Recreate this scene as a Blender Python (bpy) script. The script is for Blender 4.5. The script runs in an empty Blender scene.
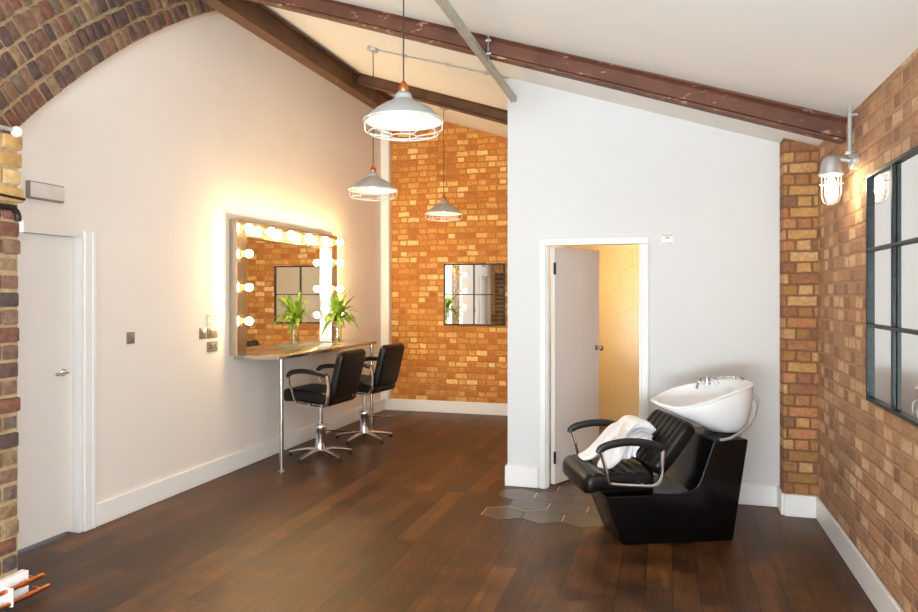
import bpy, bmesh, math, random
from mathutils import Vector, Matrix
random.seed(7)
C = bpy.context.scene.collection
PI = math.pi

# ---------------------------------------------------------------- materials
def lin(c):
    c = c / 255.0
    return c / 12.92 if c <= 0.04045 else ((c + 0.055) / 1.055) ** 2.4
def rgb(r, g, b): return (lin(r), lin(g), lin(b), 1.0)

class NT:
    def __init__(s, name):
        s.m = bpy.data.materials.new(name); s.m.use_nodes = True
        s.t = s.m.node_tree; s.n = s.t.nodes; s.l = s.t.links
        s.b = s.n['Principled BSDF']; s.out = s.n['Material Output']
    def new(s, t, **k):
        x = s.n.new(t)
        for a, v in k.items(): setattr(x, a, v)
        return x
    def put(s, sock, v):
        if hasattr(v, 'is_output') or isinstance(v, bpy.types.NodeSocket): s.l.new(v, sock)
        else: sock.default_value = v
    def math(s, op, a, b=None, c=None, clamp=False):
        x = s.new('ShaderNodeMath', operation=op); x.use_clamp = clamp
        s.put(x.inputs[0], a)
        if b is not None: s.put(x.inputs[1], b)
        if c is not None: s.put(x.inputs[2], c)
        return x.outputs[0]
    def ramp(s, fac, stops, interp='LINEAR'):
        x = s.new('ShaderNodeValToRGB'); x.color_ramp.interpolation = interp
        e = x.color_ramp.elements
        while len(e) > 1: e.remove(e[-1])
        e[0].position = stops[0][0]; e[0].color = stops[0][1]
        for p, c in stops[1:]:
            k = e.new(p); k.color = c
        s.put(x.inputs[0], fac); return x.outputs[0]
    def mix(s, f, a, b, blend='MIX'):
        x = s.new('ShaderNodeMix', data_type='RGBA', blend_type=blend)
        s.put(x.inputs[0], f); s.put(x.inputs[6], a); s.put(x.inputs[7], b)
        return x.outputs[2]
    def coord(s, scale=(1, 1, 1)):
        tc = s.new('ShaderNodeTexCoord'); mp = s.new('ShaderNodeMapping')
        s.l.new(tc.outputs['Object'], mp.inputs[0]); mp.inputs['Scale'].default_value = scale
        return mp.outputs[0]
    def noise(s, scale, detail=3, rough=.5, vec=None):
        x = s.new('ShaderNodeTexNoise')
        x.inputs['Scale'].default_value = scale; x.inputs['Detail'].default_value = detail
        x.inputs['Roughness'].default_value = rough
        s.l.new(vec if vec is not None else s.coord(), x.inputs['Vector'])
        return x.outputs[0]
    def bump(s, h, strength=.3, dist=.01):
        x = s.new('ShaderNodeBump'); x.inputs['Strength'].default_value = strength
        x.inputs['Distance'].default_value = dist
        s.put(x.inputs['Height'], h); s.l.new(x.outputs[0], s.b.inputs['Normal'])

def simple(name, col, rough=.5, metal=0.0, var=.06, nscale=8, bump=0, bscale=60, coat=0, spec=.5, sheen=0):
    k = NT(name)
    n = k.noise(nscale, 4)
    lo = tuple(max(0, c * (1 - var)) for c in col[:3]) + (1,)
    hi = tuple(min(1, c * (1 + var)) for c in col[:3]) + (1,)
    k.l.new(k.ramp(n, [(.3, lo), (.7, hi)]), k.b.inputs['Base Color'])
    k.b.inputs['Roughness'].default_value = rough; k.b.inputs['Metallic'].default_value = metal
    k.b.inputs['Coat Weight'].default_value = coat; k.b.inputs['Specular IOR Level'].default_value = spec
    k.b.inputs['Sheen Weight'].default_value = sheen
    if bump: k.bump(k.noise(bscale, 4), bump, .004)
    return k.m

def brick(name, axis, cols, mortar, course=.08, L=.222, H=.112, joint=.012, bump=.8, dirt=.25, soft=.006, wob_a=.014):
    k = NT(name)
    tc = k.new('ShaderNodeTexCoord'); sp = k.new('ShaderNodeSeparateXYZ')
    wob = k.new('ShaderNodeTexNoise'); wob.inputs['Scale'].default_value = 9
    k.l.new(tc.outputs['Object'], wob.inputs['Vector'])
    va = k.new('ShaderNodeVectorMath', operation='MULTIPLY_ADD')
    k.l.new(wob.outputs['Color'], va.inputs[0]); va.inputs[1].default_value = (wob_a, wob_a, wob_a)
    k.l.new(tc.outputs['Object'], va.inputs[2])
    k.l.new(va.outputs[0], sp.inputs[0])
    u = sp.outputs[0 if axis == 'X' else 1]; v = sp.outputs[2]
    u = k.math('ADD', u, 20.0)
    vr = k.math('DIVIDE', v, course); row = k.math('FLOOR', vr); fv = k.math('FRACT', vr)
    wr = k.new('ShaderNodeTexWhiteNoise', noise_dimensions='1D'); k.l.new(row, wr.inputs['W'])
    off = k.math('ADD', k.math('MULTIPLY', k.math('MODULO', row, 2.0), (L + H) / 2), k.math('MULTIPLY', wr.outputs[0], .03))
    x = k.math('ADD', u, off)
    kk = k.math('FLOOR', k.math('DIVIDE', x, L + H))
    p = k.math('SUBTRACT', x, k.math('MULTIPLY', kk, L + H))
    hdr = k.math('GREATER_THAN', p, L)
    idx = k.math('ADD', k.math('MULTIPLY', kk, 2.0), hdr)
    e = k.math('SUBTRACT', p, k.math('MULTIPLY', hdr, L))
    ln = k.math('ADD', L, k.math('MULTIPLY', hdr, H - L))
    du = k.math('MINIMUM', e, k.math('SUBTRACT', ln, e))
    dv = k.math('MULTIPLY', k.math('MINIMUM', fv, k.math('SUBTRACT', 1.0, fv)), course)
    d = k.math('MINIMUM', du, dv)
    mask = k.new('ShaderNodeMapRange', interpolation_type='SMOOTHSTEP')
    mask.inputs['From Min'].default_value = joint * .3; mask.inputs['From Max'].default_value = joint * .3 + soft
    k.l.new(d, mask.inputs['Value']); mk = mask.outputs[0]
    cv = k.new('ShaderNodeCombineXYZ'); k.l.new(idx, cv.inputs[0]); k.l.new(row, cv.inputs[1])
    wn = k.new('ShaderNodeTexWhiteNoise', noise_dimensions='2D'); k.l.new(cv.outputs[0], wn.inputs['Vector'])
    n = len(cols)
    base = k.ramp(wn.outputs['Value'], [(i / n, c) for i, c in enumerate(cols)], 'CONSTANT')
    big = k.noise(1.6, 3); small = k.noise(45, 5, .7)
    g1 = k.ramp(small, [(.25, (1 - dirt, 1 - dirt, 1 - dirt, 1)), (.75, (1 + dirt, 1 + dirt, 1 + dirt, 1))])
    base = k.mix(1.0, base, g1, 'MULTIPLY')
    g2 = k.ramp(big, [(.3, (.85, .85, .85, 1)), (.7, (1.12, 1.12, 1.12, 1))])
    base = k.mix(1.0, base, g2, 'MULTIPLY')
    mm = k.mix(k.noise(30, 3), tuple(c * .75 for c in mortar[:3]) + (1,), mortar)
    k.l.new(k.mix(mk, mm, base), k.b.inputs['Base Color'])
    k.b.inputs['Roughness'].default_value = .85; k.b.inputs['Specular IOR Level'].default_value = .25
    k.bump(k.math('ADD', mk, k.math('MULTIPLY', small, .5)), bump, .008)
    return k.m

def make_floor_mat():
    k = NT('walnut_planks')
    tc = k.new('ShaderNodeTexCoord'); sp = k.new('ShaderNodeSeparateXYZ'); k.l.new(tc.outputs['Object'], sp.inputs[0])
    W, L = .142, 1.15
    x = k.math('DIVIDE', k.math('ADD', sp.outputs[0], 20.0), W); col = k.math('FLOOR', x); fx = k.math('FRACT', x)
    w1 = k.new('ShaderNodeTexWhiteNoise', noise_dimensions='1D'); k.l.new(col, w1.inputs['W'])
    y = k.math('ADD', k.math('DIVIDE', k.math('ADD', sp.outputs[1], 20.0), L), k.math('MULTIPLY', w1.outputs[0], 3.7))
    row = k.math('FLOOR', y); fy = k.math('FRACT', y)
    cv = k.new('ShaderNodeCombineXYZ'); k.l.new(col, cv.inputs[0]); k.l.new(row, cv.inputs[1])
    w2 = k.new('ShaderNodeTexWhiteNoise', noise_dimensions='2D'); k.l.new(cv.outputs[0], w2.inputs['Vector'])
    base = k.ramp(w2.outputs['Value'], [(0, rgb(66, 42, 23)), (.4, rgb(78, 49, 27)), (.75, rgb(86, 55, 30)), (1, rgb(100, 65, 35))])
    # grain stretched along the plank, shifted from plank to plank
    ga = k.new('ShaderNodeCombineXYZ')
    k.l.new(k.math('MULTIPLY', sp.outputs[0], 38.0), ga.inputs[0])
    k.l.new(k.math('ADD', k.math('MULTIPLY', sp.outputs[1], 2.2), k.math('MULTIPLY', w2.outputs['Value'], 40.0)), ga.inputs[1])
    k.l.new(k.math('MULTIPLY', col, 3.1), ga.inputs[2])
    gr = k.noise(1.0, 6, .65, ga.outputs[0])
    base = k.mix(1.0, base, k.ramp(gr, [(.28, (.62, .6, .58, 1)), (.52, (1, 1, 1, 1)), (.78, (1.3, 1.27, 1.22, 1))]), 'MULTIPLY')
    bl = k.noise(4.5, 6, .72)
    base = k.mix(1.0, base, k.ramp(bl, [(.36, (.5, .5, .54, 1)), (.5, (1, 1, 1, 1)), (.64, (1.55, 1.45, 1.3, 1))]), 'MULTIPLY')
    dx = k.math('MULTIPLY', k.math('MINIMUM', fx, k.math('SUBTRACT', 1.0, fx)), W)
    dy = k.math('MULTIPLY', k.math('MINIMUM', fy, k.math('SUBTRACT', 1.0, fy)), L)
    d = k.math('MINIMUM', dx, dy)
    mr = k.new('ShaderNodeMapRange', interpolation_type='SMOOTHSTEP')
    mr.inputs['From Min'].default_value = .0004; mr.inputs['From Max'].default_value = .003
    k.l.new(d, mr.inputs['Value'])
    k.l.new(k.mix(mr.outputs[0], rgb(30, 20, 14), base), k.b.inputs['Base Color'])
    k.l.new(k.ramp(bl, [(.3, (.36, .36, .36, 1)), (.7, (.52, .52, .52, 1))]), k.b.inputs['Roughness'])
    k.b.inputs['Specular IOR Level'].default_value = .32
    k.bump(k.math('ADD', mr.outputs[0], k.math('MULTIPLY', gr, .35)), .25, .003)
    return k.m

def emit(name, col, strength):
    k = NT(name); e = k.new('ShaderNodeEmission')
    e.inputs[0].default_value = col; e.inputs[1].default_value = strength
    k.l.new(e.outputs[0], k.out.inputs[0]); return k.m

def thin_glass(name, tint=(1, 1, 1, 1), fac=.1):
    k = NT(name)
    t = k.new('ShaderNodeBsdfTransparent'); t.inputs[0].default_value = tint
    g = k.new('ShaderNodeBsdfGlossy'); g.inputs['Roughness'].default_value = .03
    lw = k.new('ShaderNodeLayerWeight'); lw.inputs[0].default_value = .25
    f = k.math('ADD', k.math('MULTIPLY', lw.outputs['Facing'], .35), fac)
    mx = k.new('ShaderNodeMixShader'); k.l.new(f, mx.inputs[0])
    k.l.new(t.outputs[0], mx.inputs[1]); k.l.new(g.outputs[0], mx.inputs[2])
    k.l.new(mx.outputs[0], k.out.inputs[0]); return k.m

def make_beam_mat(name, a, b, chip, amount):
    k = NT(name)
    n = k.noise(5, 5, .6); base = k.ramp(n, [(.3, a), (.7, b)])
    ch = k.ramp(k.noise(7, 6, .7, k.coord((1, 2.5, 3))), [(amount, (0, 0, 0, 1)), (amount + .04, (1, 1, 1, 1))])
    k.l.new(k.mix(ch, base, chip), k.b.inputs['Base Color'])
    k.b.inputs['Roughness'].default_value = .6
    k.bump(k.noise(30, 5), .3, .004); return k.m

M = {}
M['plaster'] = simple('white_plaster', rgb(232, 224, 217), .75, var=.015, nscale=2, bump=.06, bscale=90, spec=.3)
M['white'] = simple('white_wall_paint', rgb(217, 217, 217), .7, var=.01, nscale=2, bump=.04, bscale=90, spec=.3)
M['ceiling'] = simple('ceiling_paint', rgb(229, 227, 222), .8, var=.012, nscale=2, bump=.05, bscale=50, spec=.2)
M['trim'] = simple('white_gloss_trim', rgb(238, 237, 235), .38, var=.01, nscale=3)
M['door'] = simple('white_door_paint', rgb(236, 231, 226), .42, var=.012, nscale=3)
M['brick_back'] = brick('orange_stock_brick', 'X', [rgb(208, 148, 78), rgb(196, 126, 62), rgb(216, 160, 90), rgb(202, 138, 72), rgb(186, 114, 58), rgb(238, 198, 132), rgb(206, 142, 74), rgb(212, 154, 82), rgb(190, 122, 62), rgb(226, 176, 106)], rgb(198, 134, 70), course=.0775, L=.17, H=.105, joint=.012, soft=.012, wob_a=.026, dirt=.42)
M['brick_right'] = brick('weathered_stock_brick', 'Y', [rgb(186, 146, 112), rgb(166, 126, 98), rgb(200, 164, 128), rgb(158, 118, 92), rgb(180, 136, 104), rgb(148, 112, 92), rgb(206, 172, 138), rgb(176, 138, 106)], rgb(184, 146, 112), course=.079, L=.165, H=.11, joint=.012, soft=.011, wob_a=.02, dirt=.34)
M['brick_pilaster'] = brick('red_stock_brick', 'X', [rgb(176, 122, 82), rgb(150, 102, 72), rgb(192, 150, 104), rgb(134, 94, 70), rgb(168, 116, 78), rgb(186, 142, 88), rgb(160, 116, 70)], rgb(134, 98, 70), course=.079, L=.20, H=.10, joint=.008, soft=.009, wob_a=.02, dirt=.4)
M['brick_pier'] = brick('dark_pier_brick', 'Y', [rgb(150, 100, 70), rgb(120, 76, 62), rgb(168, 122, 84), rgb(108, 78, 72), rgb(140, 90, 64)], rgb(200, 170, 130), course=.09)
M['floor'] = make_floor_mat()
M['hex'] = simple('dark_hexagon_tile', rgb(88, 74, 64), .34, var=.22, nscale=5)
M['hexwall'] = simple('pale_hexagon_tile', rgb(232, 218, 190), .25, var=.03, nscale=4)
M['grout'] = simple('tile_grout', rgb(222, 206, 178), .8)
M['brass'] = simple('brass_strip', rgb(232, 196, 120), .3, 1.0)
M['chrome'] = simple('chrome', rgb(225, 225, 228), .08, 1.0, var=.02)
M['steel'] = simple('brushed_steel', rgb(196, 190, 182), .24, 1.0, var=.05, nscale=30)
M['frame_steel'] = simple('satin_steel_frame', rgb(186, 178, 166), .24, 1.0, var=.04, nscale=20)
M['galv'] = simple('galvanised_steel', rgb(186, 188, 186), .42, .6, var=.12, nscale=25)
M['galv_tube'] = simple('galvanised_tube', rgb(188, 188, 176), .5, .4, var=.12, nscale=14)
M['shade_out'] = simple('grey_enamel', rgb(172, 173, 172), .35, .25, var=.04)
M['shade_in'] = simple('white_enamel', rgb(244, 242, 238), .4, var=.01)
M['cage'] = simple('white_wire', rgb(225, 220, 212), .4, .2)
M['copper'] = simple('copper', rgb(206, 128, 84), .3, 1.0, var=.12, nscale=30)
M['black_steel'] = simple('black_steel', rgb(38, 42, 42), .45, .6, var=.35, nscale=40)
M['black_plastic'] = simple('black_plastic', rgb(24, 23, 23), .4, var=.1)
M['cord'] = simple('dark_flex', rgb(48, 42, 38), .6)
M['vinyl'] = simple('black_vinyl', rgb(15, 13, 12), .34, var=.15, nscale=12, bump=.06, bscale=220, spec=.28)
M['gloss_black'] = simple('black_gloss_shell', rgb(8, 7, 8), .22, var=.1, spec=.3)
M['porcelain'] = simple('white_porcelain', rgb(240, 242, 243), .12, var=.01, coat=.4)
M['towel'] = simple('white_towelling', rgb(240, 240, 243), .95, var=.02, nscale=60, bump=.5, bscale=260, spec=.1, sheen=.3)
M['leaf'] = simple('leaf_green', rgb(128, 160, 44), .45, var=.5, nscale=14)
M['stem'] = simple('plant_stem', rgb(140, 150, 60), .6, var=.2)
M['water'] = thin_glass('vase_water', (.96, .87, .48, 1), .05)
M['glass'] = thin_glass('clear_glass', (.97, .98, .97, 1), .06)
M['jar'] = thin_glass('jar_glass', (.96, .96, .95, 1), .05)
M['ribbon'] = simple('pink_ribbon', rgb(214, 150, 150), .6)
def mirror_mat():
    k = NT('mirror_silver'); k.b.inputs['Metallic'].default_value = 1.0
    n = k.noise(2, 2)
    k.l.new(k.ramp(n, [(0, (.86, .87, .86, 1)), (1, (.9, .91, .9, 1))]), k.b.inputs['Base Color'])
    k.b.inputs['Roughness'].default_value = .02; return k.m
M['mirror'] = mirror_mat()
M['beam_red'] = make_beam_mat('red_oxide_steel', rgb(82, 46, 32), rgb(108, 64, 44), rgb(176, 140, 110), .60)
M['beam_dark'] = make_beam_mat('brown_painted_steel', rgb(72, 44, 24), rgb(98, 62, 34), rgb(170, 124, 72), .64)
M['beam_flange'] = simple('lit_flange', rgb(176, 108, 54), .6, var=.25, nscale=10)  # orange of the lamplit underside as base colour, applied nowhere
M['mortar'] = simple('lime_mortar', rgb(160, 134, 100), .9, var=.2, nscale=30, bump=.5, bscale=80)
AB = [rgb(112, 84, 72), rgb(98, 76, 70), rgb(126, 96, 78), rgb(88, 72, 68), rgb(138, 112, 86), rgb(118, 80, 66), rgb(112, 94, 80)]
for i, c in enumerate(AB):
    M['arch%d' % i] = simple('arch_brick_tone_%d' % i, c, .85, var=.3, nscale=28, bump=.6, bscale=70, spec=.2)
for i, c in enumerate([rgb(190, 152, 98), rgb(200, 166, 114), rgb(176, 138, 88)]):
    M['yel%d' % i] = simple('yellow_brick_tone_%d' % i, c, .85, var=.18, nscale=24, bump=.5, bscale=70, spec=.2)
M['light_grey_plastic'] = simple('pale_grey_plastic', rgb(206, 198, 190), .5)
M['diffuser'] = simple('frosted_diffuser', rgb(216, 208, 202), .35)
M['taupe'] = simple('taupe_plate', rgb(150, 136, 122), .35, .5)
M['globe'] = emit('warm_globe', (1.0, .66, .30, 1), 165)
M['pend_bulb'] = emit('pendant_bulb', (1.0, .86, .66, 1), 9)
M['wall_bulb'] = emit('wall_lamp_bulb', (1.0, .80, .54, 1), 85)
M['bath_lamp'] = emit('bathroom_lamp', (1.0, .62, .22, 1), 110)
M['pipe_black'] = simple('black_iron_pipe', rgb(34, 28, 26), .5, .3)

# ---------------------------------------------------------------- mesh helpers
class MB:
    def __init__(s): s.bm = bmesh.new()
    def _merge(s, b, mat=0, M4=None):
        if M4 is not None: bmesh.ops.transform(b, matrix=M4, verts=b.verts)
        mp = {}
        for v in b.verts: mp[v] = s.bm.verts.new(v.co)
        for f in b.faces:
            try:
                g = s.bm.faces.new([mp[v] for v in f.verts]); g.material_index = f.material_index if mat is None else mat
            except ValueError: pass
        b.free()
    def box(s, lo, hi, bevel=0, seg=2, mat=0, M4=None):
        b = bmesh.new(); bmesh.ops.create_cube(b, size=1)
        c = [(lo[i] + hi[i]) / 2 for i in range(3)]; d = [hi[i] - lo[i] for i in range(3)]
        for v in b.verts: v.co = Vector([c[i] + v.co[i] * d[i] for i in range(3)])
        if bevel: bmesh.ops.bevel(b, geom=list(b.edges), offset=bevel, segments=seg, affect='EDGES', profile=.5)
        s._merge(b, mat, M4); return s
    def prism(s, pts, d, bevel=0, seg=2, mat=0, M4=None):
        """closed loop of 3D points extruded by vector d"""
        b = bmesh.new(); vs = [b.verts.new(p) for p in pts]; f = b.faces.new(vs)
        r = bmesh.ops.extrude_face_region(b, geom=[f])
        bmesh.ops.translate(b, vec=Vector(d), verts=[g for g in r['geom'] if isinstance(g, bmesh.types.BMVert)])
        bmesh.ops.recalc_face_normals(b, faces=b.faces)
        if bevel: bmesh.ops.bevel(b, geom=list(b.edges), offset=bevel, segments=seg, affect='EDGES', profile=.5)
        s._merge(b, mat, M4); return s
    def tube(s, pts, r, n=10, closed=False, mat=0, M4=None, flat=None):
        P = [Vector(p) for p in pts]; N = len(P); b = bmesh.new(); rings = []
        prev = None
        for i in range(N):
            if closed: t = (P[(i + 1) % N] - P[i - 1])
            else: t = P[min(i + 1, N - 1)] - P[max(i - 1, 0)]
            t.normalize()
            if prev is None:
                up = Vector((0, 0, 1)) if abs(t.z) < .9 else Vector((0, 1, 0))
                a = t.cross(up).normalized()
            else:
                a = (prev - t * prev.dot(t)).normalized()
            prev = a; bb = t.cross(a)
            rr = r[i] if isinstance(r, (list, tuple)) else r
            fx, fy = flat if flat else (1, 1)
            rings.append([b.verts.new(P[i] + a * math.cos(2 * PI * k / n) * rr * fx + bb * math.sin(2 * PI * k / n) * rr * fy) for k in range(n)])
        for i in range(N if closed else N - 1):
            A, B = rings[i], rings[(i + 1) % N]
            for k in range(n): b.faces.new([A[k], A[(k + 1) % n], B[(k + 1) % n], B[k]])
        if not closed:
            b.faces.new(rings[0][::-1]); b.faces.new(rings[-1])
        bmesh.ops.recalc_face_normals(b, faces=b.faces)
        s._merge(b, mat, M4); return s
    def lathe(s, prof, n=24, mat=0, M4=None, caps=True):
        b = bmesh.new(); rings = []
        for r, z in prof:
            if r < 1e-5: rings.append([b.verts.new((0, 0, z))])
            else: rings.append([b.verts.new((r * math.cos(2 * PI * k / n), r * math.sin(2 * PI * k / n), z)) for k in range(n)])
        for A, B in zip(rings, rings[1:]):
            for k in range(n):
                a0, a1 = A[k % len(A)], A[(k + 1) % len(A)]; b0, b1 = B[k % len(B)], B[(k + 1) % len(B)]
                vs = []
                for v in (a0, a1, b1, b0):
                    if v not in vs: vs.append(v)
                if len(vs) >= 3: b.faces.new(vs)
        if caps:
            for R in (rings[0], rings[-1]):
                if len(R) > 2: b.faces.new(R)
        bmesh.ops.recalc_face_normals(b, faces=b.faces)
        s._merge(b, mat, M4); return s
    def ball(s, c, r, n=16, m=10, mat=0, sc=(1, 1, 1)):
        b = bmesh.new(); bmesh.ops.create_uvsphere(b, u_segments=n, v_segments=m, radius=r)
        for v in b.verts: v.co = Vector((c[0] + v.co.x * sc[0], c[1] + v.co.y * sc[1], c[2] + v.co.z * sc[2]))
        s._merge(b, mat); return s
    def grid(s, rows, mat=0, closed_u=False):
        V = [[s.bm.verts.new(p) for p in r] for r in rows]
        n = len(V[0])
        for A, B in zip(V, V[1:]):
            for k in range(n if closed_u else n - 1):
                f = s.bm.faces.new([A[k], A[(k + 1) % n], B[(k + 1) % n], B[k]]); f.material_index = mat
        return V
    def build(s, name, mats, parent=None, angle=35, fix=False):
        if fix: bmesh.ops.recalc_face_normals(s.bm, faces=s.bm.faces)
        me = bpy.data.meshes.new(name); s.bm.to_mesh(me); s.bm.free()
        for m in (mats if isinstance(mats, list) else [mats]): me.materials.append(m)
        for p in me.polygons: p.use_smooth = True
        me.set_sharp_from_angle(angle=math.radians(angle))
        o = bpy.data.objects.new(name, me); C.objects.link(o)
        if parent: o.parent = parent
        return o

def tag(o, label, cat, group=None):
    o['label'] = label; o['category'] = cat
    if group: o['group'] = group
    return o
def struct(o, label=None, cat=None):
    o['kind'] = 'structure'
    if label: o['label'] = label; o['category'] = cat
    return o
def thing(name, label, cat, loc=(0, 0, 0), rz=0, group=None):
    o = bpy.data.objects.new(name, None); C.objects.link(o)
    o.location = loc; o.rotation_euler = (0, 0, rz); o.empty_display_size = .1
    return tag(o, label, cat, group)
def dup(root, loc, rz, label):
    r = root.copy(); C.objects.link(r); r.location = loc; r.rotation_euler = (0, 0, rz); r['label'] = label
    for ch in list(root.children):
        c = ch.copy(); C.objects.link(c); c.parent = r
        for g in list(ch.children):
            d = g.copy(); C.objects.link(d); d.parent = c
    return r
def box(name, lo, hi, mat, parent=None, bevel=0, seg=2):
    return MB().box(lo, hi, bevel, seg).build(name, mat, parent)
def arc(c, r, a0, a1, n, fn):
    return [fn(c[0] + r * math.cos(a0 + (a1 - a0) * i / n), c[1] + r * math.sin(a0 + (a1 - a0) * i / n)) for i in range(n + 1)]
def bez(p, n=10):
    """smooth curve through points (catmull-rom)"""
    P = [Vector(q) for q in p]; out = []
    for i in range(len(P) - 1):
        p0 = P[max(i - 1, 0)]; p1 = P[i]; p2 = P[i + 1]; p3 = P[min(i + 2, len(P) - 1)]
        for k in range(n):
            t = k / n
            out.append(.5 * ((2 * p1) + (p2 - p0) * t + (2 * p0 - 5 * p1 + 4 * p2 - p3) * t * t + (3 * p1 - p0 - 3 * p2 + p3) * t ** 3))
    out.append(P[-1]); return out

# ---------------------------------------------------------------- room shell
XL, XR, YB, YF, YP = -3.73, 1.018, 8.95, -2.5, 5.69
TH = math.atan((668 - 459) / 704)
def ceil(x): return 2.62 + .325 * (1.04 - x)
SL = math.atan(.325)

struct(box('floor', (XL - .12, YF - .12, -.12), (XR + .12, YB + .12, 0), M['floor']), 'dark brown plank floor of the whole salon', 'floor')

m = MB()                                                    # left wall with the door opening
m.box((XL - .12, YF, 0), (XL, 2.95, ceil(XL) + .06)); m.box((XL - .12, 3.765, 0), (XL, YB, ceil(XL) + .06))
m.box((XL - .12, 2.95, 1.965), (XL, 3.765, ceil(XL) + .06))
struct(m.build('wall_left', M['plaster']), 'long white plaster wall behind the lit vanity mirror', 'wall')

def slope_wall(name, y0, y1, x0, x1, mat, hole=None, label=None):
    m = MB()
    def seg(a, b, z0):
        m.prism([(a, y0, z0), (b, y0, z0), (b, y0, ceil(b) + .03), (a, y0, ceil(a) + .03)], (0, y1 - y0, 0))
    if hole:
        seg(x0, hole[0], 0); seg(hole[1], x1, 0); seg(hole[0], hole[1], hole[2])
    else: seg(x0, x1, 0)
    return struct(m.build(name, mat, fix=True), label, 'wall')
slope_wall('wall_back', YB, YB + .12, XL - .12, XR + .12, M['brick_back'], None, 'orange brick wall at the far end of the room')
slope_wall('wall_partition', YP, YP + .12, -1.27, XR, M['white'], (-.948, -.203, 1.985), 'white partition wall holding the half open door')
struct(MB().prism([(-1.27, YP + .12, 0), (-1.27, YB, 0), (-1.27, YB, ceil(-1.27)), (-1.27, YP + .12, ceil(-1.27))], (.1, 0, 0)).build('wall_return', M['white'], fix=True), 'white side of the partition running back to the brick wall', 'wall')
SY0, SY1, SZ0, SZ1 = -1.9, 1.5, .7, 2.45
m = MB(); m.box((XR, YF, 0), (XR + .12, SY0, 2.72)); m.box((XR, SY1, 0), (XR + .12, YB, 2.72))
m.box((XR, SY0, 0), (XR + .12, SY1, SZ0)); m.box((XR, SY0, SZ1), (XR + .12, SY1, 2.72))
struct(m.build('wall_right', M['brick_right']), 'weathered brick wall with the black framed mirror', 'wall')
pil = MB().prism([(.795, 5.50, 0), (XR, 5.50, 0), (XR, 5.50, ceil(XR) + .01), (.795, 5.50, ceil(.795) + .01)], (0, YP - 5.50, 0)).build('wall_pilaster', M['brick_pilaster'], fix=True)
struct(pil, 'red brick pilaster between white partition and right brick wall', 'wall')
ce = MB().prism([(XL - .12, YF - .12, ceil(XL - .12)), (XR + .12, YF - .12, ceil(XR + .12)), (XR + .12, YF - .12, ceil(XR + .12) + .12), (XL - .12, YF - .12, ceil(XL - .12) + .12)], (0, YB - YF + .24, 0))
struct(ce.build('ceiling', M['ceiling'], fix=True), 'sloping white ceiling', 'ceiling')
# front wall behind the camera, with an added, unseen window to let daylight in
WX0, WX1, WZ0, WZ1 = -3.0, .8, .35, 2.5
m = MB()
m.box((XL - .12, YF - .12, 0), (WX0, YF, ceil(XL))); m.box((WX1, YF - .12, 0), (XR + .12, YF, 2.66))
m.box((WX0, YF - .12, 0), (WX1, YF, WZ0))
m.prism([(WX0, YF - .12, WZ1), (WX1, YF - .12, WZ1), (WX1, YF - .12, ceil(WX1)), (WX0, YF - .12, ceil(WX0))], (0, .12, 0))
struct(m.build('wall_front', M['white'], fix=True), 'white street wall behind the viewer', 'wall')
m = MB()
for x in (WX0, -1.73, -.47, WX1 - .05): m.box((x, YF - .1, WZ0), (x + .05, YF - .04, WZ1))
for z in (WZ0, WZ1 - .05): m.box((WX0, YF - .1, z), (WX1, YF - .04, z + .05))
w1 = struct(m.build('added_window_1', M['trim']), 'large added window behind the viewer, out of view, for daylight', 'window')
box('added_window_pane', (WX0 + .02, YF - .075, WZ0 + .02), (WX1 - .02, YF - .069, WZ1 - .02), M['glass'], w1)

m = MB()  # unseen side window, added so that light reaches the left wall
for y in (SY0, SY0 + 1.1, SY1 - 1.15, SY1 - .05): m.box((XR + .03, y, SZ0), (XR + .09, y + .05, SZ1))
for z in (SZ0, SZ1 - .05): m.box((XR + .03, SY0, z), (XR + .09, SY1, z + .05))
w2 = struct(m.build('added_window_2', M['trim']), 'added side window in the right wall, out of view, for light', 'window')
box('added_window_pane', (XR + .058, SY0 + .02, SZ0 + .02), (XR + .064, SY1 - .02, SZ1 - .02), M['glass'], w2)

# bathroom behind the partition: hexagon-tiled wall, low ceiling, warm lamp
m = MB(); m.box((-1.17, 8.60, 0), (XR, 8.70, 2.6), mat=1)
S = .165; Wd = S * math.sqrt(3)
r0 = 0
z = .02
while z < 2.7:
    xx = -1.12 + (Wd / 2 if r0 % 2 else 0)
    while xx < .4:
        pts = [(xx + (S - .0022) * math.sin(a * PI / 3), 8.604, z + (S - .0022) * math.cos(a * PI / 3)) for a in range(6)]
        if z + S < 2.6: m.prism(pts, (0, -.0055, 0), bevel=.001, seg=1)
        xx += Wd
    z += 1.5 * S; r0 += 1
struct(m.build('wall_bathroom', [M['hexwall'], M['grout']], fix=True), 'pale hexagon tiled wall seen through the open door', 'wall')
struct(box('ceiling_bathroom', (-1.17, YP + .12, 2.45), (XR, 8.60, 2.55), M['ceiling']), 'low white ceiling of the bathroom', 'ceiling')
bl = thing('ceiling_lamp', 'round warm ceiling lamp inside the bathroom', 'lamp', (-.35, 7.5, 2.45))
MB().lathe([(0, 0), (.17, 0), (.17, -.03), (.155, -.04), (0, -.04)], 28).build('lamp_base', M['trim'], bl)
MB().lathe([(.15, -.041), (.14, -.07), (.09, -.09), (0, -.095)], 28).build('diffuser', M['bath_lamp'], bl)

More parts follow.
